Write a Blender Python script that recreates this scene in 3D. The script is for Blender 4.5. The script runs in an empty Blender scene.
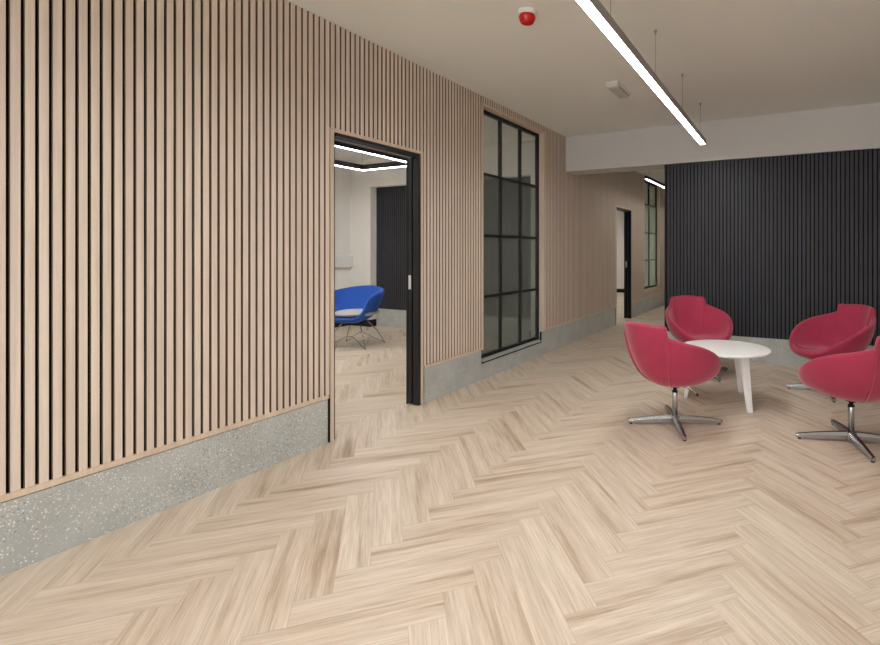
import bpy, bmesh, math, random
from mathutils import Vector, Matrix
random.seed(7)
sc = bpy.context.scene
COL = sc.collection
PI = math.pi

# ------------------------------------------------------------------ materials
def new_mat(name):
    m = bpy.data.materials.new(name); m.use_nodes = True
    nt = m.node_tree
    for n in list(nt.nodes): nt.nodes.remove(n)
    out = nt.nodes.new('ShaderNodeOutputMaterial')
    b = nt.nodes.new('ShaderNodeBsdfPrincipled')
    nt.links.new(b.outputs[0], out.inputs[0])
    return m, nt, b, out
def N(nt, t, **kw):
    n = nt.nodes.new(t)
    for k, v in kw.items():
        if k.startswith('i_'):
            key = k[2:]
            n.inputs[int(key) if key.isdigit() else key.replace('_', ' ')].default_value = v
        else: setattr(n, k, v)
    return n
def L(nt, a, b): nt.links.new(a, b)
def srgb(r, g, b):
    f = lambda v: (v/255/12.92) if v/255 <= .04045 else ((v/255+.055)/1.055)**2.4
    return (f(r), f(g), f(b), 1)
def ramp(nt, stops, interp='LINEAR'):
    n = nt.nodes.new('ShaderNodeValToRGB'); cr = n.color_ramp; cr.interpolation = interp
    while len(cr.elements) < len(stops): cr.elements.new(.5)
    for e, (p, c) in zip(cr.elements, stops): e.position = p; e.color = c
    return n
def coords(nt, scale=(1, 1, 1), kind='Object'):
    tc = N(nt, 'ShaderNodeTexCoord'); mp = N(nt, 'ShaderNodeMapping')
    mp.inputs['Scale'].default_value = scale
    L(nt, tc.outputs[kind], mp.inputs[0]); return mp.outputs[0]
def noise(nt, vec, scale, detail=3, rough=.5):
    n = N(nt, 'ShaderNodeTexNoise'); n.inputs['Scale'].default_value = scale
    n.inputs['Detail'].default_value = detail; n.inputs['Roughness'].default_value = rough
    if vec is not None: L(nt, vec, n.inputs['Vector'])
    return n.outputs['Fac']
def mixc(nt, fac, a, b, mode='MIX'):
    n = N(nt, 'ShaderNodeMix', data_type='RGBA', blend_type=mode)
    if isinstance(fac, (int, float)): n.inputs[0].default_value = fac
    else: L(nt, fac, n.inputs[0])
    for v, s in ((a, n.inputs[6]), (b, n.inputs[7])):
        if isinstance(v, tuple): s.default_value = v
        else: L(nt, v, s)
    return n.outputs[2]
def math_(nt, op, a, b=None):
    n = N(nt, 'ShaderNodeMath', operation=op)
    for i, v in enumerate((a, b)):
        if v is None: continue
        if isinstance(v, (int, float)): n.inputs[i].default_value = v
        else: L(nt, v, n.inputs[i])
    return n.outputs[0]
def bump(nt, b, h, strength=.1, dist=.002):
    n = N(nt, 'ShaderNodeBump'); n.inputs['Strength'].default_value = strength; n.inputs['Distance'].default_value = dist
    L(nt, h, n.inputs['Height']); L(nt, n.outputs[0], b.inputs['Normal'])

def plain(name, col, rough=.6, metal=0, var=.06, scale=6, spec=.4):
    m, nt, b, o = new_mat(name)
    f = noise(nt, coords(nt), scale, 3)
    d = tuple(c*(1-var) for c in col[:3])+(1,); u = tuple(min(1, c*(1+var)) for c in col[:3])+(1,)
    r = ramp(nt, [(.3, d), (.7, u)]); L(nt, f, r.inputs[0]); L(nt, r.outputs[0], b.inputs['Base Color'])
    b.inputs['Roughness'].default_value = rough; b.inputs['Metallic'].default_value = metal
    b.inputs['Specular IOR Level'].default_value = spec
    return m

def mat_timber(name, lo, hi, rough=.55):
    m, nt, b, o = new_mat(name)
    f = noise(nt, coords(nt, (90, 90, 2.2)), 1.0, 4, .6)
    f2 = noise(nt, coords(nt, (14, 14, .25)), 1.7, 2)
    r = ramp(nt, [(.25, lo), (.75, hi)]); L(nt, f, r.inputs[0])
    r2 = ramp(nt, [(.3, (.86, .85, .86, 1)), (.7, (1, 1, 1, 1))]); L(nt, f2, r2.inputs[0])
    L(nt, mixc(nt, 1, r.outputs[0], r2.outputs[0], 'MULTIPLY'), b.inputs['Base Color'])
    b.inputs['Roughness'].default_value = rough; b.inputs['Specular IOR Level'].default_value = .3
    return m

def mat_terrazzo():
    m, nt, b, o = new_mat('terrazzo')
    vec = coords(nt)
    f = noise(nt, vec, 5, 4)
    base = ramp(nt, [(.3, srgb(170, 173, 170)), (.7, srgb(189, 192, 189))]); L(nt, f, base.inputs[0])
    colr = base.outputs[0]
    patch = noise(nt, vec, 3.1, 2)
    for scale, thr, c, seedv in ((95, .30, srgb(238, 238, 234), 0), (70, .27, srgb(134, 135, 133), 3.7), (150, .34, srgb(214, 214, 210), 9.1), (42, .20, srgb(146, 148, 146), 5.5)):
        mp = N(nt, 'ShaderNodeMapping'); mp.inputs['Location'].default_value = (seedv,)*3; L(nt, vec, mp.inputs[0])
        v = N(nt, 'ShaderNodeTexVoronoi', feature='F1'); v.inputs['Scale'].default_value = scale
        L(nt, mp.outputs[0], v.inputs['Vector'])
        sep = N(nt, 'ShaderNodeSeparateColor'); L(nt, v.outputs['Color'], sep.inputs[0])
        pick = math_(nt, 'GREATER_THAN', math_(nt, 'ADD', sep.outputs[0], math_(nt, 'MULTIPLY', patch, 1.1)), 1.40)
        near = math_(nt, 'LESS_THAN', v.outputs['Distance'], thr)
        colr = mixc(nt, math_(nt, 'MULTIPLY', math_(nt, 'MULTIPLY', pick, near), .8), colr, c)
    L(nt, colr, b.inputs['Base Color'])
    b.inputs['Roughness'].default_value = .42; b.inputs['Specular IOR Level'].default_value = .4
    return m

def mat_floor():
    m, nt, b, o = new_mat('herringbone_plank')
    uv = N(nt, 'ShaderNodeUVMap', uv_map='UVMap')
    at = N(nt, 'ShaderNodeAttribute', attribute_name='plank')          # per-plank random colour
    sp = N(nt, 'ShaderNodeSeparateColor'); L(nt, at.outputs['Color'], sp.inputs[0])
    off = N(nt, 'ShaderNodeVectorMath', operation='SCALE'); L(nt, at.outputs['Color'], off.inputs[0]); off.inputs[3].default_value = 37.0
    add = N(nt, 'ShaderNodeVectorMath', operation='ADD'); L(nt, uv.outputs[0], add.inputs[0]); L(nt, off.outputs[0], add.inputs[1])
    def mp(s):
        n = N(nt, 'ShaderNodeMapping'); n.inputs['Scale'].default_value = s; L(nt, add.outputs[0], n.inputs[0]); return n.outputs[0]
    streak = noise(nt, mp((1.3, 19, 1)), 1.0, 4, .6)
    grain = noise(nt, mp((5, 170, 1)), 1.0, 5, .65)
    fleck = noise(nt, mp((13, 150, 1)), 1.0, 3, .7)
    base = ramp(nt, [(.22, srgb(164, 140, 115)), (.34, srgb(192, 171, 148)), (.44, srgb(211, 194, 175)), (.62, srgb(222, 207, 190)), (.85, srgb(229, 217, 202))])
    L(nt, math_(nt, 'ADD', streak, math_(nt, 'MULTIPLY', math_(nt, 'SUBTRACT', sp.outputs[0], .5), .11)), base.inputs[0])
    g = ramp(nt, [(.32, (.72, .69, .65, 1)), (.60, (1.04, 1.04, 1.04, 1))]); L(nt, grain, g.inputs[0])
    c = mixc(nt, .8, base.outputs[0], g.outputs[0], 'MULTIPLY')
    fl = ramp(nt, [(.62, (1, 1, 1, 1)), (.75, (.72, .66, .6, 1))]); L(nt, fleck, fl.inputs[0])
    c = mixc(nt, .55, c, fl.outputs[0], 'MULTIPLY')
    # joint line between boards
    sx = N(nt, 'ShaderNodeSeparateXYZ'); L(nt, uv.outputs[0], sx.inputs[0])
    W, LN = .1265, .6325
    def edge(s, ln): return math_(nt, 'MINIMUM', s, math_(nt, 'SUBTRACT', ln, s))
    d = math_(nt, 'MINIMUM', edge(sx.outputs[0], LN), edge(sx.outputs[1], W))
    j = math_(nt, 'LESS_THAN', d, .0009)
    c = mixc(nt, math_(nt, 'MULTIPLY', j, .35), c, srgb(132, 110, 90))
    L(nt, c, b.inputs['Base Color'])
    rr = N(nt, 'ShaderNodeMapRange'); L(nt, grain, rr.inputs[0]); rr.inputs[3].default_value = .36; rr.inputs[4].default_value = .5
    L(nt, rr.outputs[0], b.inputs['Roughness'])
    b.inputs['Specular IOR Level'].default_value = .38
    bump(nt, b, grain, .10, .001)
    return m

def mat_fabric(name, c, sheen=.25):
    m, nt, b, o = new_mat(name)
    f = noise(nt, coords(nt), 420, 2, .7)
    f2 = noise(nt, coords(nt), 9, 3)
    lo = tuple(v*.82 for v in c[:3])+(1,); hi = tuple(min(1, v*1.12) for v in c[:3])+(1,)
    r = ramp(nt, [(.3, lo), (.7, hi)]); L(nt, f, r.inputs[0])
    r2 = ramp(nt, [(.3, (.9, .9, .9, 1)), (.7, (1, 1, 1, 1))]); L(nt, f2, r2.inputs[0])
    L(nt, mixc(nt, 1, r.outputs[0], r2.outputs[0], 'MULTIPLY'), b.inputs['Base Color'])
    b.inputs['Roughness'].default_value = .85; b.inputs['Specular IOR Level'].default_value = .2
    b.inputs['Sheen Weight'].default_value = sheen; b.inputs['Sheen Roughness'].default_value = .4
    b.inputs['Sheen Tint'].default_value = (1, .75, .8, 1)
    bump(nt, b, f, .15, .001)
    return m

def emit(name, col, s):
    m, nt, b, o = new_mat(name)
    nt.nodes.remove(b)
    e = N(nt, 'ShaderNodeEmission'); e.inputs[0].default_value = col; e.inputs[1].default_value = s
    L(nt, e.outputs[0], o.inputs[0]); return m

def mat_glass(name, tint, frost, trans):
    # pane: part of the light goes straight through, part is scattered by the frosting, plus a clear surface reflection
    m, nt, b, o = new_mat(name)
    nt.nodes.remove(b)
    tr = N(nt, 'ShaderNodeBsdfTransparent'); tr.inputs[0].default_value = tint
    df = N(nt, 'ShaderNodeBsdfTranslucent'); df.inputs[0].default_value = frost
    d2 = N(nt, 'ShaderNodeBsdfDiffuse'); d2.inputs[0].default_value = frost
    mx0 = N(nt, 'ShaderNodeMixShader'); mx0.inputs[0].default_value = .4; L(nt, df.outputs[0], mx0.inputs[1]); L(nt, d2.outputs[0], mx0.inputs[2])
    mx = N(nt, 'ShaderNodeMixShader'); mx.inputs[0].default_value = trans; L(nt, mx0.outputs[0], mx.inputs[1]); L(nt, tr.outputs[0], mx.inputs[2])
    gl = N(nt, 'ShaderNodeBsdfGlossy'); gl.inputs['Roughness'].default_value = .05
    fr = N(nt, 'ShaderNodeFresnel'); fr.inputs[0].default_value = 1.45
    mx2 = N(nt, 'ShaderNodeMixShader'); ge = N(nt, 'ShaderNodeNewGeometry'); L(nt, math_(nt, 'MULTIPLY', fr.outputs[0], math_(nt, 'SUBTRACT', 1.0, ge.outputs['Backfacing'])), mx2.inputs[0]); L(nt, mx.outputs[0], mx2.inputs[1]); L(nt, gl.outputs[0], mx2.inputs[2])
    L(nt, mx2.outputs[0], o.inputs[0]); return m

LED = 55.0
M = dict(
    oak=mat_timber('oak_slat', srgb(217, 201, 186), srgb(235, 220, 206)),
    oak_trim=mat_timber('oak_trim', srgb(212, 190, 168), srgb(228, 208, 187)),
    slat_core=plain('slat_core', srgb(146, 118, 94), .8, var=.08, scale=30, spec=.2),
    felt=plain('black_felt', srgb(28, 22, 18), .95, spec=.1),
    black_slat=mat_timber('black_slat', srgb(49, 50, 56), srgb(64, 65, 72), .5),
    terrazzo=mat_terrazzo(),
    floor=mat_floor(),
    white=plain('white_paint', srgb(234, 232, 228), .8, var=.015, scale=1.5, spec=.2),
    ceiling=plain('ceiling_paint', srgb(231, 232, 228), .85, var=.015, scale=.8, spec=.15),
    beam=plain('beam_paint', srgb(206, 205, 203), .8, var=.01, scale=.8, spec=.2),
    black=plain('black_lacquer', srgb(24, 24, 26), .38, var=.05),
    black_matt=plain('black_matt', srgb(20, 20, 21), .7, var=.05),
    frame=plain('black_steel', srgb(24, 25, 27), .5, var=.05),
    grey_metal=plain('grey_anodised', srgb(150, 147, 144), .45, metal=0, var=.03),
    chrome=plain('polished_aluminium', srgb(186, 188, 192), .27, metal=1, var=.02),
    wire=plain('chromed_wire', srgb(190, 188, 184), .18, metal=1, var=.02),
    cable=plain('steel_cable', srgb(120, 116, 112), .4, metal=.8),
    red=mat_fabric('raspberry_fabric', srgb(176, 60, 88), .5),
    red_dark=plain('raspberry_seam', srgb(96, 18, 36), .9),
    blue=mat_fabric('blue_fabric', srgb(50, 94, 184), .1),
    grey_fabric=mat_fabric('light_grey_fabric', srgb(190, 188, 182), .1),
    table=plain('white_laminate', srgb(247, 247, 246), .35, var=.005),
    plastic=plain('white_plastic', srgb(228, 228, 226), .4, var=.01),
    red_lens=plain('red_lens', srgb(200, 12, 14), .15, var=.05, spec=.6),
    lens=plain('pale_lens', srgb(188, 186, 180), .25, var=.03),
    lamp=emit('led_diffuser', (1, .985, .96, 1), LED),
    lamp_room=emit('led_diffuser_room', (1, .985, .96, 1), LED*1.9),
    satin=plain('satin_aluminium', srgb(214, 214, 214), .4, var=.02),
    lamp_dim=emit('led_diffuser_dim', (1, .97, .92, 1), LED*.55),
    glass=mat_glass('frosted_glass', (.86, .90, .87, 1), srgb(112, 116, 112), .46),
    clear=mat_glass('clear_glass', (.86, .88, .86, 1), srgb(150, 152, 150), .85),
    glass_green=mat_glass('pale_frosted_glass', (.86, .93, .88, 1), srgb(196, 208, 196), .5),
)

# ------------------------------------------------------------------ mesh helpers
class MB:
    def __init__(s): s.bm = bmesh.new(); s.mats = []
    def mi(s, m):
        if m not in s.mats: s.mats.append(m)
        return s.mats.index(m)
    def box(s, x0, x1, y0, y1, z0, z1, m=None):
        if x1 <= x0 or y1 <= y0 or z1 <= z0: return
        k = s.mi(m) if m else 0
        v = [s.bm.verts.new(p) for p in ((x0,y0,z0),(x1,y0,z0),(x1,y1,z0),(x0,y1,z0),(x0,y0,z1),(x1,y0,z1),(x1,y1,z1),(x0,y1,z1))]
        for f in ((3,2,1,0),(4,5,6,7),(0,1,5,4),(1,2,6,5),(2,3,7,6),(3,0,4,7)):
            fc = s.bm.faces.new([v[i] for i in f]); fc.material_index = k
    def slat(s, x0, x1, y0, y1, z0, z1, m, core):
        s.box(x0, x1, y0, y1, z0, z1, m)
        s.bm.faces.ensure_lookup_table()
        k = s.mi(core)
        for i in (-2, -4): s.bm.faces[i].material_index = k        # the two long edges show the dark board core
    def lathe(s, prof, seg=32, c=(0,0,0), m=None):
        k = s.mi(m) if m else 0
        rings = []
        for r, z in prof:
            if r < 1e-6: rings.append([s.bm.verts.new((c[0], c[1], c[2]+z))])
            else: rings.append([s.bm.verts.new((c[0]+r*math.cos(2*PI*i/seg), c[1]+r*math.sin(2*PI*i/seg), c[2]+z)) for i in range(seg)])
        for a, b in zip(rings, rings[1:]):
            for i in range(seg):
                j = (i+1) % seg
                if len(a) == 1 and len(b) == 1: continue
                if len(a) == 1: f = (a[0], b[j], b[i])
                elif len(b) == 1: f = (a[i], a[j], b[0])
                else: f = (a[i], a[j], b[j], b[i])
                fc = s.bm.faces.new(f); fc.smooth = True; fc.material_index = k
    def tube(s, pts, r, seg=8, m=None, rz=None):
        k = s.mi(m) if m else 0
        pts = [Vector(p) for p in pts]; rings = []
        t0 = (pts[1]-pts[0]).normalized()
        up = Vector((0,0,1)) if abs(t0.z) < .9 else Vector((1,0,0))
        n = t0.cross(up).normalized()
        for i, p in enumerate(pts):
            t = (pts[min(i+1,len(pts)-1)]-pts[max(i-1,0)]).normalized()
            n = (n-t*n.dot(t)).normalized(); b = t.cross(n)
            rr = r[i] if isinstance(r, (list, tuple)) else r
            rings.append([s.bm.verts.new(p+(n*math.cos(2*PI*q/seg)+b*math.sin(2*PI*q/seg))*rr) for q in range(seg)])
        for a, b in zip(rings, rings[1:]):
            for q in range(seg):
                fc = s.bm.faces.new((a[q], a[(q+1)%seg], b[(q+1)%seg], b[q])); fc.smooth = True; fc.material_index = k
        for rg in (rings[0], rings[-1]):
            fc = s.bm.faces.new(rg); fc.material_index = k
    def prism(s, a, b, m=None):
        """closed loft between two polygons with the same vertex count"""
        k = s.mi(m) if m else 0
        va = [s.bm.verts.new(p) for p in a]; vb = [s.bm.verts.new(p) for p in b]
        n = len(a)
        for i in range(n):
            s.bm.faces.new((va[i], va[(i+1)%n], vb[(i+1)%n], vb[i])).material_index = k
        s.bm.faces.new(va).material_index = k; s.bm.faces.new(vb).material_index = k
    def build(s, name, mat=None, parent=None, bevel=0, loc=None, subsurf=0):
        bmesh.ops.recalc_face_normals(s.bm, faces=s.bm.faces)
        me = bpy.data.meshes.new(name); s.bm.to_mesh(me); s.bm.free()
        for m in ([mat] if mat else s.mats): me.materials.append(m)
        o = bpy.data.objects.new(name, me); COL.objects.link(o)
        if parent: o.parent = parent
        if loc: o.location = loc
        if bevel:
            b = o.modifiers.new('bevel', 'BEVEL'); b.width = bevel; b.segments = 2; b.limit_method = 'ANGLE'
        if subsurf:
            u = o.modifiers.new('subdivision', 'SUBSURF'); u.levels = subsurf; u.render_levels = subsurf
        return o
def smooth_path(pts, n=6):
    """Catmull-Rom through the points"""
    P = [Vector(p) for p in pts]; out = []
    for i in range(len(P)-1):
        p0, p1, p2, p3 = P[max(i-1,0)], P[i], P[i+1], P[min(i+2,len(P)-1)]
        for k in range(n):
            t = k/n
            out.append(.5*((2*p1)+(p2-p0)*t+(2*p0-5*p1+4*p2-p3)*t*t+(3*p1-p0-3*p2+p3)*t**3))
    out.append(P[-1]); return out

def struct(o, label=None):
    o['kind'] = 'structure'
    if label: o['label'] = label
    return o
def tag(o, label, cat, group=None):
    o['label'] = label; o['category'] = cat
    if group: o['group'] = group
    return o
def empty(name, loc, rz=0):
    o = bpy.data.objects.new(name, None); COL.objects.link(o)
    o.location = loc; o.rotation_euler = (0, 0, rz); o.empty_display_size = .2; return o
def copy_tree(o, parent=None):
    c = o.copy(); COL.objects.link(c)
    if parent: c.parent = parent
    for ch in list(o.children): copy_tree(ch, c)
    return c

# ------------------------------------------------------------------ dimensions
WX = -2.743                      # face of the oak slats
FELT, STUD, BACK = WX-.014, WX-.022, -2.875
H = 2.743                        # ceiling
Y0, Y1 = -3.5, 14.1
XR = 4.0                         # right wall
DY = 5.639                       # spacing of the two doors
PITCH, SLAT = .0405, .0284
SK = .282                        # skirting height

# ------------------------------------------------------------------ floor
def build_floor():
    W, n = .1265, 5
    bm = bmesh.new(); uvl = bm.loops.layers.uv.new('UVMap'); cl = bm.loops.layers.float_color.new('plank')
    s2 = math.sqrt(2)
    # lattice corner (p - q = 4) lies on the zig-zag line x = -1.168, y = 1.80
    px, py = -1.168, 1.80
    p0 = (px+py)/s2/W; q0 = (-px+py)/s2/W
    op = p0-(round(p0)); oq = q0-(round(p0)-4)
    def world(p, q):
        P, Q = (p+op)*W, (q+oq)*W
        return ((P-Q)/s2, (P+Q)/s2, 0)
    rnd = random.Random(3)
    X0 = -6.95
    for j in range(-90, 190):
        for i in range(-90, 190):
            k = (i-j) % (2*n)
            if k == 0: a, b, vert = (i, j), (i+n, j+1), False
            elif k == 2*n-1: a, b, vert = (i, j), (i+1, j+n), True
            else: continue
            cs = [world(a[0], a[1]), world(b[0], a[1]), world(b[0], b[1]), world(a[0], b[1])]
            if max(c[0] for c in cs) < X0 or min(c[0] for c in cs) > XR or max(c[1] for c in cs) < Y0 or min(c[1] for c in cs) > Y1: continue
            f = bm.faces.new([bm.verts.new(c) for c in cs])
            L_ = n*W
            uv = [(0,0),(L_,0),(L_,W),(0,W)] if not vert else [(0,0),(0,W),(L_,W),(L_,0)]
            r = (rnd.random(), rnd.random(), rnd.random(), 1)
            for lp, u in zip(f.loops, uv): lp[uvl].uv = u; lp[cl] = r
    for co, no in (((X0,0,0),(-1,0,0)), ((XR,0,0),(1,0,0)), ((0,Y0,0),(0,-1,0)), ((0,Y1,0),(0,1,0))):
        g = list(bm.verts)+list(bm.edges)+list(bm.faces)
        bmesh.ops.bisect_plane(bm, geom=g, plane_co=co, plane_no=no, clear_outer=True)
    me = bpy.data.meshes.new('floor'); bm.normal_update(); bm.to_mesh(me); bm.free()
    me.materials.append(M['floor'])
    o = bpy.data.objects.new('floor', me); COL.objects.link(o)
    return struct(o, 'pale oak herringbone plank floor')
build_floor()
b = MB(); b.box(-6.95, XR, Y0, Y1, H, H+.12); struct(b.build('ceiling', M['ceiling']))

# ------------------------------------------------------------------ left wall: oak slats on black felt over a stud wall, with its openings
# opening: y0, y1, z0, z1 ; pocket: cavity for the sliding leaf
D1 = (2.285, 3.118, 0, 2.03); D2 = (2.285+DY, 3.118+DY, 0, 1.985)
W1 = (4.0, 5.275, .165, 2.655); W2 = (9.61, 10.85, .455, 2.69)
OPEN = [D1, W1, D2, W2]
LIN = .026                       # oak lining thickness, let into the stud wall
CUT = [(o[0]-LIN, o[1]+LIN, o[2] if o[2] < .3 else o[2]-.028, o[3]+.024) for o in OPEN]
def build_left_wall():
    b = MB()
    ys = sorted({Y0, Y1, *[o[0] for o in CUT], *[o[1] for o in CUT]})
    for a, c in zip(ys, ys[1:]):
        hole = next((o for o in CUT if o[0] <= a and c <= o[1]), None)
        spans = [(0, H)] if not hole else [(0, hole[2]), (hole[3], H)]
        pocket = (abs(a-CUT[0][1]) < 1e-4 or abs(a-CUT[2][1]) < 1e-4)
        for z0, z1 in spans:
            if pocket:
                e = a+.80
                b.box(-2.805, STUD, a, e, z0, z1, M['black_matt'])       # skins either side of the door pocket
                b.box(BACK, -2.858, a, e, z0, z1, M['white'])
                b.box(-2.858, -2.805, a, e, 2.12, z1, M['black_matt'])
                b.box(BACK, STUD, e, c, z0, z1, M['white'])
            else:
                b.box(BACK, STUD, a, c, z0, z1, M['white'])
            b.box(STUD, FELT, a, c, max(z0, SK), z1, M['felt']) if z1 > SK else None
    # slats
    k0 = math.floor((Y0-.797)/PITCH)
    y = .797+PITCH/2-SLAT/2+k0*PITCH
    while y < Y1:
        a, c = y, y+SLAT
        if a > Y0:
            pieces = [(a, c, SK+.03, H)]
            for o in CUT:
                lo, hi = o[0]-.006, o[1]+.004
                if c > lo and a < hi:
                    pieces = []
                    p, q = max(a, lo), min(c, hi)
                    pieces.append((p, q, o[3], H))
                    if o[2] > .3: pieces.append((p, q, SK+.03, o[2]))
                    if lo-a > .008: pieces.append((a, lo, SK+.03, H))
                    if c-hi > .008: pieces.append((hi, c, SK+.03, H))
            for p, q, z0, z1 in pieces: b.slat(FELT, WX, p, q, z0, z1, M['oak'], M['slat_core'])
        y += PITCH
    return struct(b.build('wall_left'), 'oak slatted wall')
build_left_wall()

def trim(n, boxes, mat, bevel=.0015):
    b = MB()
    for bx in boxes: b.box(*bx)
    return struct(b.build('trim_%d' % n, mat, bevel=bevel))
# bottom rail under the slats and casing posts / heads around the openings (all oak)
T0, T1 = STUD, WX+.002
rails = [(FELT, T1, Y0, 2.243, SK+.004, SK+.03), (FELT, T1, 3.16, 3.964, SK+.004, SK+.026), (FELT, T1, 5.317, 2.243+DY, SK+.004, SK+.03), (FELT, T1, 3.16+DY, Y1, SK+.004, SK+.03)]
trim(1, rails, M['oak_trim'])
for i, o in enumerate((D1, D2)):
    a, c, _, z = o
    trim(2+i, [(BACK, T1, a-LIN, a, 0, z+.024), (-2.803, T1, c, c+LIN, 0, z+.024), (BACK, -2.860, c, c+LIN, 0, z+.024),
               (BACK, T1, a, c, z, z+.024)], M['oak_trim'])
for i, o in enumerate((W1, W2)):
    a, c, z0, z = o
    bx = [(T0-.085, T1, a-.026, a, z0 if i else SK+.004, z+.024), (T0-.085, T1, c, c+.026, z0 if i else SK+.004, z+.024), (T0-.085, T1, a, c, z, z+.024)]
    if i: bx.append((T0-.085, T1, a-.026, c+.026, z0-.028, z0))
    b = MB()
    for q in bx: b.box(*q)
    struct(b.build('trim_%d' % (4+i), M['oak_trim'], bevel=.0015))

# terrazzo skirting with the step under the first window
SX = WX-.004
def skirt(name, boxes):
    b = MB()
    for q in boxes: b.box(*q)
    return struct(b.build(name, M['terrazzo'], bevel=.001))
skirt('baseboard_left', [(STUD, SX, Y0, 2.24, 0, SK)])
skirt('baseboard_left', [(STUD, SX, 3.163, 3.972, 0, SK), (STUD, SX, 3.972, 5.215, 0, .152), (STUD, SX, 5.215, 2.24+DY, 0, SK)])
skirt('baseboard_left', [(STUD, SX, 3.163+DY, Y1, 0, SK)])
# black edging: skirting ends at the doors and the stepped edge below the window
trim(6, [(STUD, SX+.001, 2.24, 2.2585, 0, SK+.004)], M['black_matt'], 0)
trim(7, [(STUD, SX+.001, 2.24+DY, 2.2585+DY, 0, SK+.004)], M['black_matt'], 0)
trim(8, [(STUD, SX+.003, 3.972, 5.2145, .153, .161), (STUD, SX+.003, 5.205, 5.2145, .161, SK)], M['black_matt'], 0)
trim(9, [(STUD-.06, SX+.001, 4.0, 5.275, .166, .180), ], M['terrazzo'], 0)

# ------------------------------------------------------------------ sliding doors
def sliding_door(n, dy):
    a, c, _, z = D2 if dy else D1
    root = empty('door_%d' % n, (WX, (a+c)/2, 0)); struct(root, 'black sliding pocket door')
    inv = Matrix.Translation((-WX, -(a+c)/2, 0))
    def part(b, name, mat, parent=root, bevel=0):
        bmesh.ops.transform(b.bm, matrix=inv, verts=b.bm.verts)
        o = b.build(name, mat, parent, bevel); return o
    b = MB()
    b.box(BACK, WX-.017, a, a+.022, 0, z)                              # striking jamb
    b.box(-2.803, WX-.002, c-.026, c, 0, z)                            # pocket side, outer strip
    b.box(BACK, -2.860, c-.026, c, 0, z)
    b.box(BACK, WX-.006, a+.022, c-.026, z-.022, z)
    part(b, 'door_frame', M['black'], bevel=.001)
    b = MB(); b.box(-2.850, -2.814, c-.03, c+.80, .008, z-.024)
    leaf = part(b, 'door_leaf', M['black'], bevel=.001)
    b = MB(); b.box(-2.845, -2.819, c-.034, c-.0302, .935, 1.048)
    part(b, 'edge_pull', M['satin'], leaf, .001)['label'] = 'bright metal edge pull'
    b = MB(); b.box(-2.842, -2.822, a+.022, c-.03, z-.030, z-.0225)
    part(b, 'head_track', M['grey_metal'])
    return root
sliding_door(1, 0); sliding_door(2, DY)

# ------------------------------------------------------------------ internal glazed screens
def glazed(n, o, cols, zs, glasses):
    y0, y1 = o[0], o[1]; XF = -2.83
    yc = (y0+y1)/2
    root = empty('window_%d' % n, (XF, yc, o[2])); struct(root, 'black steel framed internal window')
    inv = Matrix.Translation((-XF, -yc, -o[2]))
    def part(b, name, mat, parent=root, bevel=0):
        bmesh.ops.transform(b.bm, matrix=inv, verts=b.bm.verts); return b.build(name, mat, parent, bevel)
    ys = [y0+.018+(y1-y0-.036)*i/cols for i in range(cols+1)]
    zb = zs
    b = MB()
    b.box(XF-.02, XF+.02, y0, y0+.034, zb[0]-.012, zb[-1]+.02)
    b.box(XF-.02, XF+.02, y1-.034, y1, zb[0]-.012, zb[-1]+.02)
    b.box(XF-.02, XF+.02, y0+.034, y1-.034, zb[0]-.012, zb[0]+.02)
    b.box(XF-.02, XF+.02, y0+.034, y1-.034, zb[-1]-.016, zb[-1]+.02)
    part(b, 'window_frame', M['frame'], bevel=.002)
    for y in ys[1:-1]:
        b = MB(); b.box(XF-.018, XF+.018, y-.014, y+.014, zb[0]+.02, zb[-1]-.016); part(b, 'mullion', M['frame'], bevel=.0015)
    for z in zb[1:-1]:
        for a, c in zip(ys, ys[1:]):
            lo = a+(.016 if a == ys[0] else .014); hi = c-(.016 if c == ys[-1] else .014)
            b = MB(); b.box(XF-.016, XF+.016, lo, hi, z-.014, z+.014); part(b, 'glazing_bar', M['frame'], bevel=.0015)
    for i, (za, zc) in enumerate(zip(zb, zb[1:])):
        for a, c in zip(ys, ys[1:]):
            lo = a+(.016 if a == ys[0] else .014); hi = c-(.016 if c == ys[-1] else .014)
            b = MB(); b.box(XF-.003, XF+.003, lo, hi, za+(.02 if i == 0 else .014), zc-(.016 if i == len(zb)-2 else .014))
            part(b, 'pane', glasses[i])
glazed(1, W1, 3, [.193, .785, 1.397, 2.015, 2.633], [M['glass']]*3+[M['clear']])
glazed(2, W2, 2, [.475, 1.045, 1.618, 2.20, 2.668], [M['glass_green']]*3+[M['clear']])

# ------------------------------------------------------------------ black slatted feature wall, beam, remaining shell
FY = 5.905
b = MB()
b.box(-1.42, XR, FY+.03, FY+.16, 0, 2.285, M['white'])
b.box(-1.42, XR, FY+.012, FY+.03, 0, 2.285, M['felt'])
y = -1.405
while y < XR-.03:
    b.box(y, y+.028, FY, FY+.012, SK, 2.283, M['black_slat']); y += PITCH
b.box(-1.437, -1.42, FY, FY+.16, 0, 2.285, M['black_matt'])
struct(b.build('wall_far'), 'black slatted feature wall')
skirt('baseboard_far', [(-1.41, XR, FY+.001, FY+.012, 0, SK-.003)])
b = MB(); b.box(WX+.001, XR, 5.889, 6.235, 2.2855, H); struct(b.build('ceiling_beam', M['beam'], bevel=.003), 'white downstand ceiling beam')
b = MB(); b.box(-1.42, -1.29, FY+.161, 13.0, 0, H); struct(b.build('wall_corridor', M['white']))
b = MB(); b.box(WX, -1.29, 13.0, 13.1, 0, H); struct(b.build('wall_corridor_end', M['white']))
b = MB(); b.box(XR, XR+.1, Y0, FY+.2, 0, H); struct(b.build('wall_right', M['white']))
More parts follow.
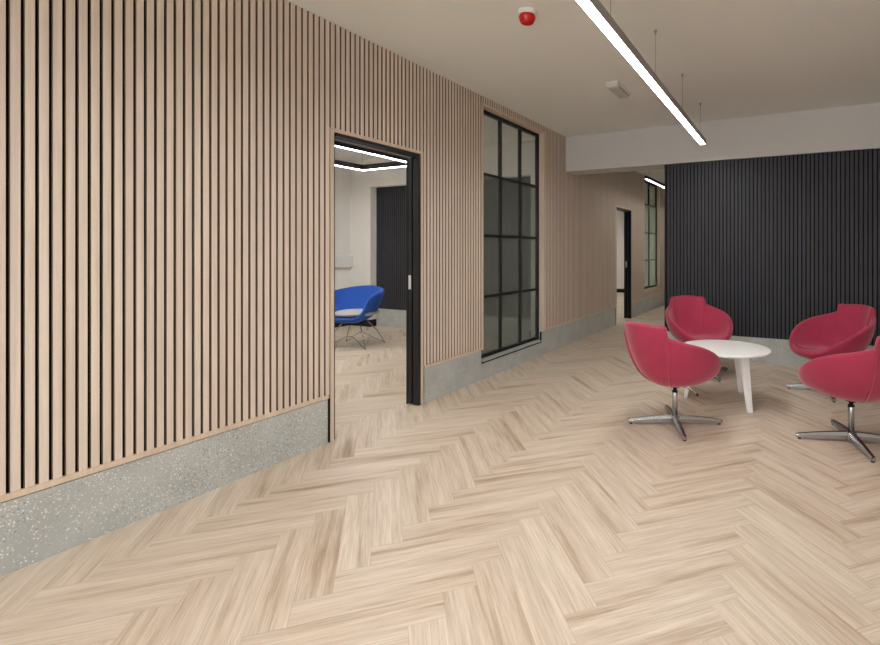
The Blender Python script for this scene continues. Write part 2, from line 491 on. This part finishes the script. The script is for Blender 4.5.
# rear wall; its wide window is added, unseen, to bring in frontal fill light
GX0, GX1, GZ0, GZ1 = -2.45, 1.6, .35, 2.55
b = MB(); b.box(STUD, GX0, Y0-.1, Y0, 0, H); b.box(GX1, XR, Y0-.1, Y0, 0, H); b.box(GX0, GX1, Y0-.1, Y0, 0, GZ0); b.box(GX0, GX1, Y0-.1, Y0, GZ1, H)
struct(b.build('wall_rear', M['white']))
wr = empty('window_3', ((GX0+GX1)/2, Y0-.05, GZ0)); struct(wr, 'added unseen fill-light window behind the lounge')
hw = (GX1-GX0)/2; hh = GZ1-GZ0
b = MB(); b.box(-hw, hw, -.03, .03, 0, .05); b.box(-hw, hw, -.03, .03, hh-.05, hh); b.box(-hw, -hw+.05, -.03, .03, .05, hh-.05); b.box(hw-.05, hw, -.03, .03, .05, hh-.05)
b.build('window_frame', M['frame'], wr)
for k in range(1, 4):
    b = MB(); b.box(-hw+2*hw*k/4-.025, -hw+2*hw*k/4+.025, -.025, .025, .05, hh-.05); b.build('mullion', M['frame'], wr)
pl = bpy.data.lights.new('fill_portal', 'AREA'); pl.shape = 'RECTANGLE'; pl.size = GX1-GX0-.1; pl.size_y = GZ1-GZ0-.1  # guides sky light in through the added rear opening
po = bpy.data.objects.new('fill_portal', pl); COL.objects.link(po); po.location = ((GX0+GX1)/2, Y0-.11, (GZ0+GZ1)/2)
po.rotation_euler = (PI/2, 0, 0); po.rotation_euler = (-PI/2, 0, 0); pl.cycles.is_portal = True

# meeting room behind the first door
RX, RY = -6.755, 5.945
b = MB()
b.box(RX, -6.29, RY, RY+.32, 0, H, M['white']); b.box(-6.29, -3.3, RY, RY+.32, 2.292, H, M['white']); b.box(-3.3, BACK, RY, RY+.32, 0, H, M['white'])
b.box(-6.29, -3.3, RY+.145, RY+.32, 0, 2.292, M['felt'])
y = -6.288
while y < -3.34:
    b.box(y, y+.028, RY+.126, RY+.145, .29, 2.29, M['black_slat']); y += PITCH
struct(b.build('wall_room_end'), 'meeting room end wall with recessed black slats')
b = MB(); b.box(RX-.12, RX, .9, 14.1, 0, H); struct(b.build('wall_room_left', M['white']))
b = MB(); b.box(RX, BACK, .9, 1.02, 0, H); struct(b.build('wall_room_near', M['white']))
b = MB(); b.box(RX, BACK, 14.0, 14.1, 0, H); struct(b.build('wall_room_far', M['white']))
skirt('baseboard_room_end', [(-6.285, -3.31, RY+.118, RY+.144, 0, .288)])
b = MB(); b.box(RX, RX+.012, 1.02, RY, 0, .115); b.box(RX+.012, -6.29, RY-.012, RY, 0, .115); b.box(-6.2905, -6.279, RY-.012, RY+.117, 0, .115)
struct(b.build('baseboard_room_left', M['black_matt']))
b = MB(); b.box(RX, BACK, 13.985, 14.0, 0, .11); struct(b.build('baseboard_room_far', M['black_matt']))
b = MB(); b.box(RX, RX+.05, 1.02, RY, .968, 1.165); b.box(RX+.05, RX+.062, 1.02, RY, .972, 1.161)
struct(b.build('trim_10', M['plastic'], bevel=.003), 'white dado trunking along meeting room wall')

# ------------------------------------------------------------------ linear pendants
def pendant(x, y0, y1, zb, label, w=.075, h=.052, cables=None, group=None, housing='grey_metal', lamp='lamp'):
    yc = (y0+y1)/2; r = empty('linear_pendant_light', (x, yc, zb))
    tag(r, label, 'ceiling light', group)
    ln = (y1-y0)/2
    b = MB(); t = .006
    b.box(-w/2, -w/2+t, -ln, ln, 0, h); b.box(w/2-t, w/2, -ln, ln, 0, h); b.box(-w/2+t, w/2-t, -ln, ln, h-t, h)
    b.box(-w/2+t, w/2-t, -ln, -ln+.004, 0, h-t); b.box(-w/2+t, w/2-t, ln-.004, ln, 0, h-t)
    b.build('housing', M[housing], r)
    b = MB(); b.box(-w/2+t, w/2-t, -ln+.004, ln-.004, .002, .010); b.build('diffuser', M[lamp], r)['label'] = 'glowing white diffuser'
    for cy in cables or []:
        b = MB(); b.tube([(0, cy-yc, h), (0, cy-yc, H-zb-.02)], .0012, 6); b.build('suspension_cable', M['cable'], r)
        b = MB(); b.lathe([(0, -.032), (.004, -.032), (.006, -.018), (.010, -.012), (.010, 0), (0, 0)], 16, (0, cy-yc, H-zb)); b.build('ceiling_cup', M['grey_metal'], r)
    return r

RUN = [.555+.915*i for i in range(6)]
main = pendant(-.861, .30, 5.285, 2.352, 'long grey linear pendant hanging over the lounge, nearest the camera', w=.063, cables=[.555+.915*i for i in range(6)])
main.rotation_euler.z = .0092
pendant(-2.09, 7.4, 11.6, 2.345, 'short glimpse of a dark linear pendant in the corridor beyond the beam', w=.042, cables=[7.6, 8.9, 10.3, 11.4], housing='black', lamp='lamp_dim')
pendant(.75, -3.3, -.15, 2.352, 'added unseen grey fill pendant behind and to the right of the camera', w=.07, cables=[-3.0, -1.6, -.4])  # added out of view to brighten the near floor and left wall
pendant(-.873, -3.3, .10, 2.352, 'added unseen grey fill pendant over the floor behind the camera', w=.07, cables=[-3.0, -1.5, -.2])  # added behind the camera, unseen, as extra light for the lounge
pendant(-4.9, 8.2, 12.6, 2.345, 'added unseen black pendant lighting the room behind the second doorway', w=.07, cables=[8.6, 10.4, 12.2], housing='black')  # added lamp, out of sight, so this room looks lit

# black rectangular ring pendant in the meeting room
def ring_pendant(x0, x1, y0, y1, zb, w=.027, h=.085):
    xc, yc = (x0+x1)/2, (y0+y1)/2
    r = empty('ring_pendant_light', (xc, yc, zb))
    tag(r, 'black rectangular ring pendant with a glowing underside in the meeting room', 'ceiling light')
    a, c = (x1-x0)/2, (y1-y0)/2
    b = MB()
    def frame(b, a, c, w, z0, z1):
        b.box(-a, a, c-w, c, z0, z1); b.box(-a, a, -c, -c+w, z0, z1)
        b.box(-a, -a+w, -c+w, c-w, z0, z1); b.box(a-w, a, -c+w, c-w, z0, z1)
    frame(b, a, c, w, .012, h); b.build('housing', M['black'], r)
    b = MB(); frame(b, a-.004, c-.004, w-.008, .009, .0118); b.build('diffuser', M['lamp_room'], r)['label'] = 'glowing white diffuser'
    for sx in (-1, 1):
        for sy in (-1, 0, 1):
            p = (sx*(a-w/2), sy*(c-w/2))
            b = MB(); b.tube([(p[0], p[1], h), (p[0], p[1], H-zb-.012)], .0012, 6); b.build('suspension_cable', M['cable'], r)
            b = MB(); b.lathe([(0, -.014), (.014, -.012), (.014, 0), (0, 0)], 12, (p[0], p[1], H-zb)); b.build('ceiling_cup', M['black'], r)
ring_pendant(-5.43, -4.39, 2.1, 4.99, 2.345)

# ------------------------------------------------------------------ small things on the ceiling
r = empty('fire_alarm_beacon', (-1.518, 2.69, H)); tag(r, 'red domed fire alarm beacon with white base on the ceiling', 'alarm')
b = MB(); b.lathe([(0, 0), (.056, 0), (.058, -.006), (.056, -.022), (.050, -.028), (0, -.028)], 40); b.build('base', M['plastic'], r)
b = MB(); b.lathe([(0, -.0285), (.050, -.0285), (.0515, -.036), (.049, -.048), (.043, -.066), (.040, -.074), (.030, -.079), (0, -.080)], 40); lens = b.build('lens', M['red_lens'], r)
b = MB()
for k in range(20):
    a = 2*PI*k/20; rr = lambda q: (math.cos(a)*q, math.sin(a)*q)
    b.tube([(*rr(.0515), -.037), (*rr(.049), -.049), (*rr(.043), -.066)], .0016, 5)
b.build('lens_rib', M['red_lens'], lens)
r = empty('emergency_light', (-1.475, 4.325, H)); tag(r, 'small white oblong emergency light fitting on the ceiling', 'emergency light')
b = MB(); b.box(-.058, .058, -.20, .20, -.022, 0); b.build('housing', M['plastic'], r, bevel=.006)
b = MB(); b.box(-.050, .050, -.165, .165, -.052, -.0225); b.build('diffuser', M['lens'], r, bevel=.012)
b = MB(); b.box(-.052, .052, -.197, -.1655, -.046, -.0225); b.build('end_cap', M['plastic'], r, bevel=.006)
b = MB(); b.box(-.052, .052, .1655, .197, -.046, -.0225); b.build('end_cap', M['plastic'], r, bevel=.006)

# ------------------------------------------------------------------ tub chairs
def sst(a, b, x):
    t = min(1, max(0, (x-a)/(b-a))); return t*t*(3-2*t)
def lerp_tab(tab, x):
    for (x0, y0), (x1, y1) in zip(tab, tab[1:]):
        if x <= x1:
            t = (x-x0)/(x1-x0); t = t*t*(3-2*t) if False else t
            return y0+(y1-y0)*t
    return tab[-1][1]
def spline_tab(tab, x):
    """monotone-ish cubic through table points"""
    n = len(tab)
    for i in range(n-1):
        if x <= tab[i+1][0] or i == n-2:
            x0, y0 = tab[i]; x1, y1 = tab[i+1]
            m = lambda k: 0 if k in (0, n-1) else (tab[k+1][1]-tab[k-1][1])/(tab[k+1][0]-tab[k-1][0])
            hh = x1-x0; t = min(1, max(0, (x-x0)/hh))
            return ((2*t**3-3*t*t+1)*y0+(t**3-2*t*t+t)*hh*m(i)+(-2*t**3+3*t*t)*y1+(t**3-t*t)*hh*m(i+1))
def tub_shell(rim_z, rim_r, zb, zs, thick, lean, angs, zpow=1.0, rseat=None):
    """bowl with a padded rim: outer skin from the bottom centre up to the rim, over it and down to the seat"""
    bm = bmesh.new(); cols = []
    for phi in angs:
        d = abs(math.degrees(phi)); zr, R, m = rim_z(d), rim_r(d), lean(d)
        cx, sx = math.cos(phi), math.sin(phi)
        prof = []
        nO = 12
        for i in range(1, nO+1):
            t = i/nO
            r = R*((1-m)*math.sin(t*PI/2)+m*t**.75)
            z = zb+(zr-thick*.5-zb)*(1-math.cos(t*PI/2))**zpow
            prof.append((r, z))
        ht = thick/2
        for a in (30, 60, 90, 120, 150):
            prof.append((R-ht+ht*math.cos(math.radians(a)), zr-ht+ht*math.sin(math.radians(a))))
        Ri = R-thick
        for i in range(0, 10):
            s = 1-i/10
            prof.append((Ri*s**.8 if False else Ri*s, zs(d)+(zr-ht-zs(d))*s**(5.0 if zr > zs(d)+.06 else 2.0)))
        cols.append([bm.verts.new((r*cx, r*sx, z)) for r, z in prof])
    bot = bm.verts.new((0, 0, zb)); top = bm.verts.new((0, 0, zs(0)))
    n = len(cols)
    for i in range(n):
        a, b_ = cols[i], cols[(i+1) % n]
        bm.faces.new((bot, b_[0], a[0]))
        for k in range(len(a)-1): bm.faces.new((a[k], b_[k], b_[k+1], a[k+1]))
        bm.faces.new((a[-1], b_[-1], top))
    for f in bm.faces: f.smooth = True
    mb = MB(); mb.bm.free(); mb.bm = bm
    return mb, cols

RIMZ = [(0, .388), (20, .394), (32, .411), (48, .464), (75, .554), (100, .611), (125, .647), (140, .672), (148, .696)]
TAB = 143
def rz_red(d): return spline_tab(RIMZ, d) if d < TAB else spline_tab(RIMZ, 148)+.056*sst(TAB, TAB+3, d)+.010*sst(150, 180, d)
RIMR = [(0, .345), (30, .345), (60, .338), (90, .332), (120, .332), (150, .345), (180, .36)]
def rr_red(d): return spline_tab(RIMR, d)
def lean_red(d): return .05+.45*sst(95, 160, d)
def zs_red(d): return .370-.01*sst(90, 180, d)
angs = []
a = 0
deg = sorted(set([i*6 for i in range(0, 23)]+[140.5, 142, 142.8, 143.5, 144.2, 145, 145.8, 146.6, 148.5, 152, 155, 158, 163, 168, 174, 180]))
ANG = [math.radians(d) for d in deg]+[-math.radians(d) for d in reversed(deg) if 0 < d < 180]

def make_tub():
    root = empty('tub_chair', (0, 0, 0))
    mb, cols = tub_shell(rz_red, rr_red, .287, zs_red, .042, lean_red, ANG, zpow=1.22)
    # outer skin points for the seams before the mesh is freed
    def seam_pts(d0, sgn):
        i = min(range(len(ANG)), key=lambda k: abs(math.degrees(ANG[k])-sgn*d0))
        return [v.co.copy()*1.0 for v in cols[i][1:7]]
    seams = [[Vector((p.x*1.004, p.y*1.004, p.z-.0008)) for p in seam_pts(140.5, s)] for s in (1, -1)]
    shell = mb.build('shell', M['red'], root, loc=(-.034, 0, 0), subsurf=1)
    for sp in seams:
        b = MB(); b.tube(sp, .0012, 6); b.build('seam', M['red_dark'], shell)['label'] = 'dark stitched seam'
    b = MB(); b.lathe([(0, .268), (.036, .268), (.036, .2875), (0, .2875)], 24); b.build('mounting_plate', M['black_matt'], root)
    b = MB(); b.lathe([(0, .05), (.0195, .05), (.0195, .228), (.0175, .232), (0, .232)], 24); b.build('post', M['chrome'], root)
    b = MB(); b.lathe([(0, .2322), (.0205, .2322), (.0205, .240), (.0135, .242), (.0135, .2678), (0, .2678)], 24); b.build('collar', M['black_matt'], root)
    b = MB(); b.lathe([(0, .016), (.026, .016), (.034, .022), (.034, .060), (.027, .066), (.0197, .068)], 24); b.build('hub', M['chrome'], root)
    for k in range(4):
        a = k*PI/2; c, s = math.cos(a), math.sin(a)
        P = lambda r, w, z: (r*c-w*s, r*s+w*c, z)
        b = MB()
        st = [(.026, .021, .016, .066), (.10, .020, .015, .061), (.22, .0175, .013, .050), (.325, .0145, .011, .036), (.337, .011, .012, .033)]
        for (r0, w0, l0, h0), (r1, w1, l1, h1) in zip(st, st[1:]):
            pass
        rings = [[b.bm.verts.new(P(r, q*w, z)) for q, z in ((-1, l), (1, l), (1, l+(hh-l)*.6), (.55, hh), (-.55, hh), (-1, l+(hh-l)*.6))] for r, w, l, hh in st]
        for A, B in zip(rings, rings[1:]):
            for i in range(6): b.bm.faces.new((A[i], A[(i+1)%6], B[(i+1)%6], B[i]))
        b.bm.faces.new(rings[0]); b.bm.faces.new(rings[-1])
        leg = b.build('leg', M['chrome'], root)
        b = MB(); b.lathe([(0, 0), (.010, 0), (.011, .004), (.0105, .0112), (0, .0112)], 16, P(.316, 0, 0)); b.build('glide', M['black_matt'], leg)
    b = MB(); pts = smooth_path([(.03, -.04, .272), (.055, -.085, .262), (.07, -.115, .248), (.078, -.13, .232)], 5)
    b.tube(pts, .0035, 8); lv = b.build('lever', M['chrome'], root)
    b = MB(); b.tube([(.077, -.128, .234), (.082, -.140, .219)], .008, 8); b.build('lever_knob', M['black_matt'], lv)
    return root
# x, y, star angle, facing, label
TUBS = [
    (-.793, 3.568, 24, 62, 'raspberry tub chair with its back to the camera, left of the white table'),
    (-.892, 5.135, -45, -57, 'raspberry tub chair facing the camera behind the white table, against the black slats'),
    (.25, 4.96, 4.5, -138, 'raspberry tub chair beyond the table, its seat facing left, partly hidden by a nearer chair'),
    (.319, 3.735, 15.5, 139, 'raspberry tub chair nearest the right edge, cut off by the frame'),
]
def rot_children(o, names, ang): 
    for ch in o.children:
        if ch.name.split('.')[0] in names:
            ch.rotation_euler = (0, 0, ang)
proto = make_tub()
chairs = [proto]+[copy_tree(proto) for _ in TUBS[1:]]
for o, (x, y, sa, fa, lab) in zip(chairs, TUBS):
    o.location = (x, y, 0); o.rotation_euler = (0, 0, math.radians(fa))
    rot_children(o, ('leg', 'hub'), math.radians(sa-fa))
    tag(o, lab, 'chair', 'raspberry tub chairs around the coffee table')

# ------------------------------------------------------------------ coffee table
t = empty('coffee_table', (-.543, 4.31, 0)); tag(t, 'round white coffee table on three splayed legs between the raspberry chairs', 'table')
b = MB(); b.lathe([(0, .421), (.330, .421), (.352, .424), (.359, .430), (.36, .436), (.357, .4415), (.350, .443), (0, .443)], 72); b.build('tabletop', M['table'], t)
b = MB(); b.lathe([(0, .405), (.20, .405), (.20, .4208), (0, .4208)], 40); b.build('mounting_disc', M['table'], t)
for ang in (-47.8, 72.5, 192.5):
    a = math.radians(ang); c, s = math.cos(a), math.sin(a)
    P = lambda r, w, z: (r*c-w*s, r*s+w*c, z)
    b = MB()
    q = lambda r, hw, hd, z: [P(r-hd, -hw, z), P(r+hd, -hw, z), P(r+hd, hw, z), P(r-hd, hw, z)]
    b.prism(q(.320, .0185, .015, 0), q(.245, .033, .022, .4208)); b.build('leg', M['table'], t, bevel=.003)

# ------------------------------------------------------------------ blue armchair in the meeting room
RB = [(0, .41), (32, .415), (46, .49), (56, .63), (70, .69), (100, .72), (180, .77)]
def rz_b(d): return spline_tab(RB, d)
def rr_b(d): return spline_tab([(0, .345), (40, .355), (90, .362), (140, .36), (180, .36)], d)
def lean_b(d): return .12+.2*sst(60, 150, d)
degb = sorted(set(list(range(0, 181, 5))))
ANGB = [math.radians(d) for d in degb]+[-math.radians(d) for d in reversed(degb) if 0 < d < 180]
r = empty('lounge_armchair', (-5.22, 4.68, 0), math.radians(-73)); tag(r, 'blue tub armchair with a grey seat cushion seen through the doorway', 'chair')
mb, _ = tub_shell(rz_b, rr_b, .305, lambda d: .405, .045, lean_b, ANGB)
mb.build('shell', M['blue'], r, subsurf=1)
b = MB(); b.lathe([(0, .406), (.25, .41), (.285, .420), (.296, .436), (.29, .450), (.265, .459), (.15, .465), (0, .467)], 48)
cu = b.build('seat_cushion', M['grey_fabric'], r); cu['label'] = 'light grey seat cushion'
F = [(.245, .285), (.245, -.285), (-.245, .285), (-.245, -.285)]
T = [(.10, .11), (.10, -.11), (-.10, .11), (-.10, -.11)]
for (fx, fy), (tx, ty) in zip(F, T):
    b = MB(); b.tube(smooth_path([(tx, ty, .322), (fx*.74, fy*.74, .17), (fx*.97, fy*.97, .018), (fx, fy, .010)], 5), .0065, 8); b.build('leg', M['wire'], r)
for sx in (1, -1):
    b = MB(); x = sx*.245
    b.tube(smooth_path([(x, -.285, .010), (x*.93, -.24, .03), (x*.62, -.06, .135), (x*.6, 0, .145), (x*.62, .06, .135), (x*.93, .24, .03), (x, .285, .010)], 5), .0055, 8); b.build('stretcher', M['wire'], r)
b = MB(); b.lathe([(0, .292), (.14, .292), (.14, .3065), (0, .3065)], 24); b.build('mounting_plate', M['black_matt'], r)

# ------------------------------------------------------------------ world, camera
w = bpy.data.worlds.new('world'); sc.world = w; w.use_nodes = True
w.node_tree.nodes['Background'].inputs[0].default_value = (.92, .97, 1, 1); w.node_tree.nodes['Background'].inputs[1].default_value = 4.2
cam = bpy.data.cameras.new('camera'); co = bpy.data.objects.new('camera', cam); COL.objects.link(co)
cam.sensor_fit = 'HORIZONTAL'; cam.sensor_width = 36; cam.lens = 494.07/880*36
cam.shift_x = (440-560)/880; cam.shift_y = -(322.5-250.4)/880
cam.clip_start = .02; cam.clip_end = 60
co.location = (0, 0, 1.25); co.rotation_euler = (PI/2, 0, math.radians(25.626))
sc.camera = co
sc.view_settings.view_transform = 'Standard'; sc.view_settings.look = 'None'; sc.view_settings.gamma = 1; sc.view_settings.use_curve_mapping = False
sc.view_settings.exposure = 0.14
sc.cycles.max_bounces = 8; sc.cycles.diffuse_bounces = 5
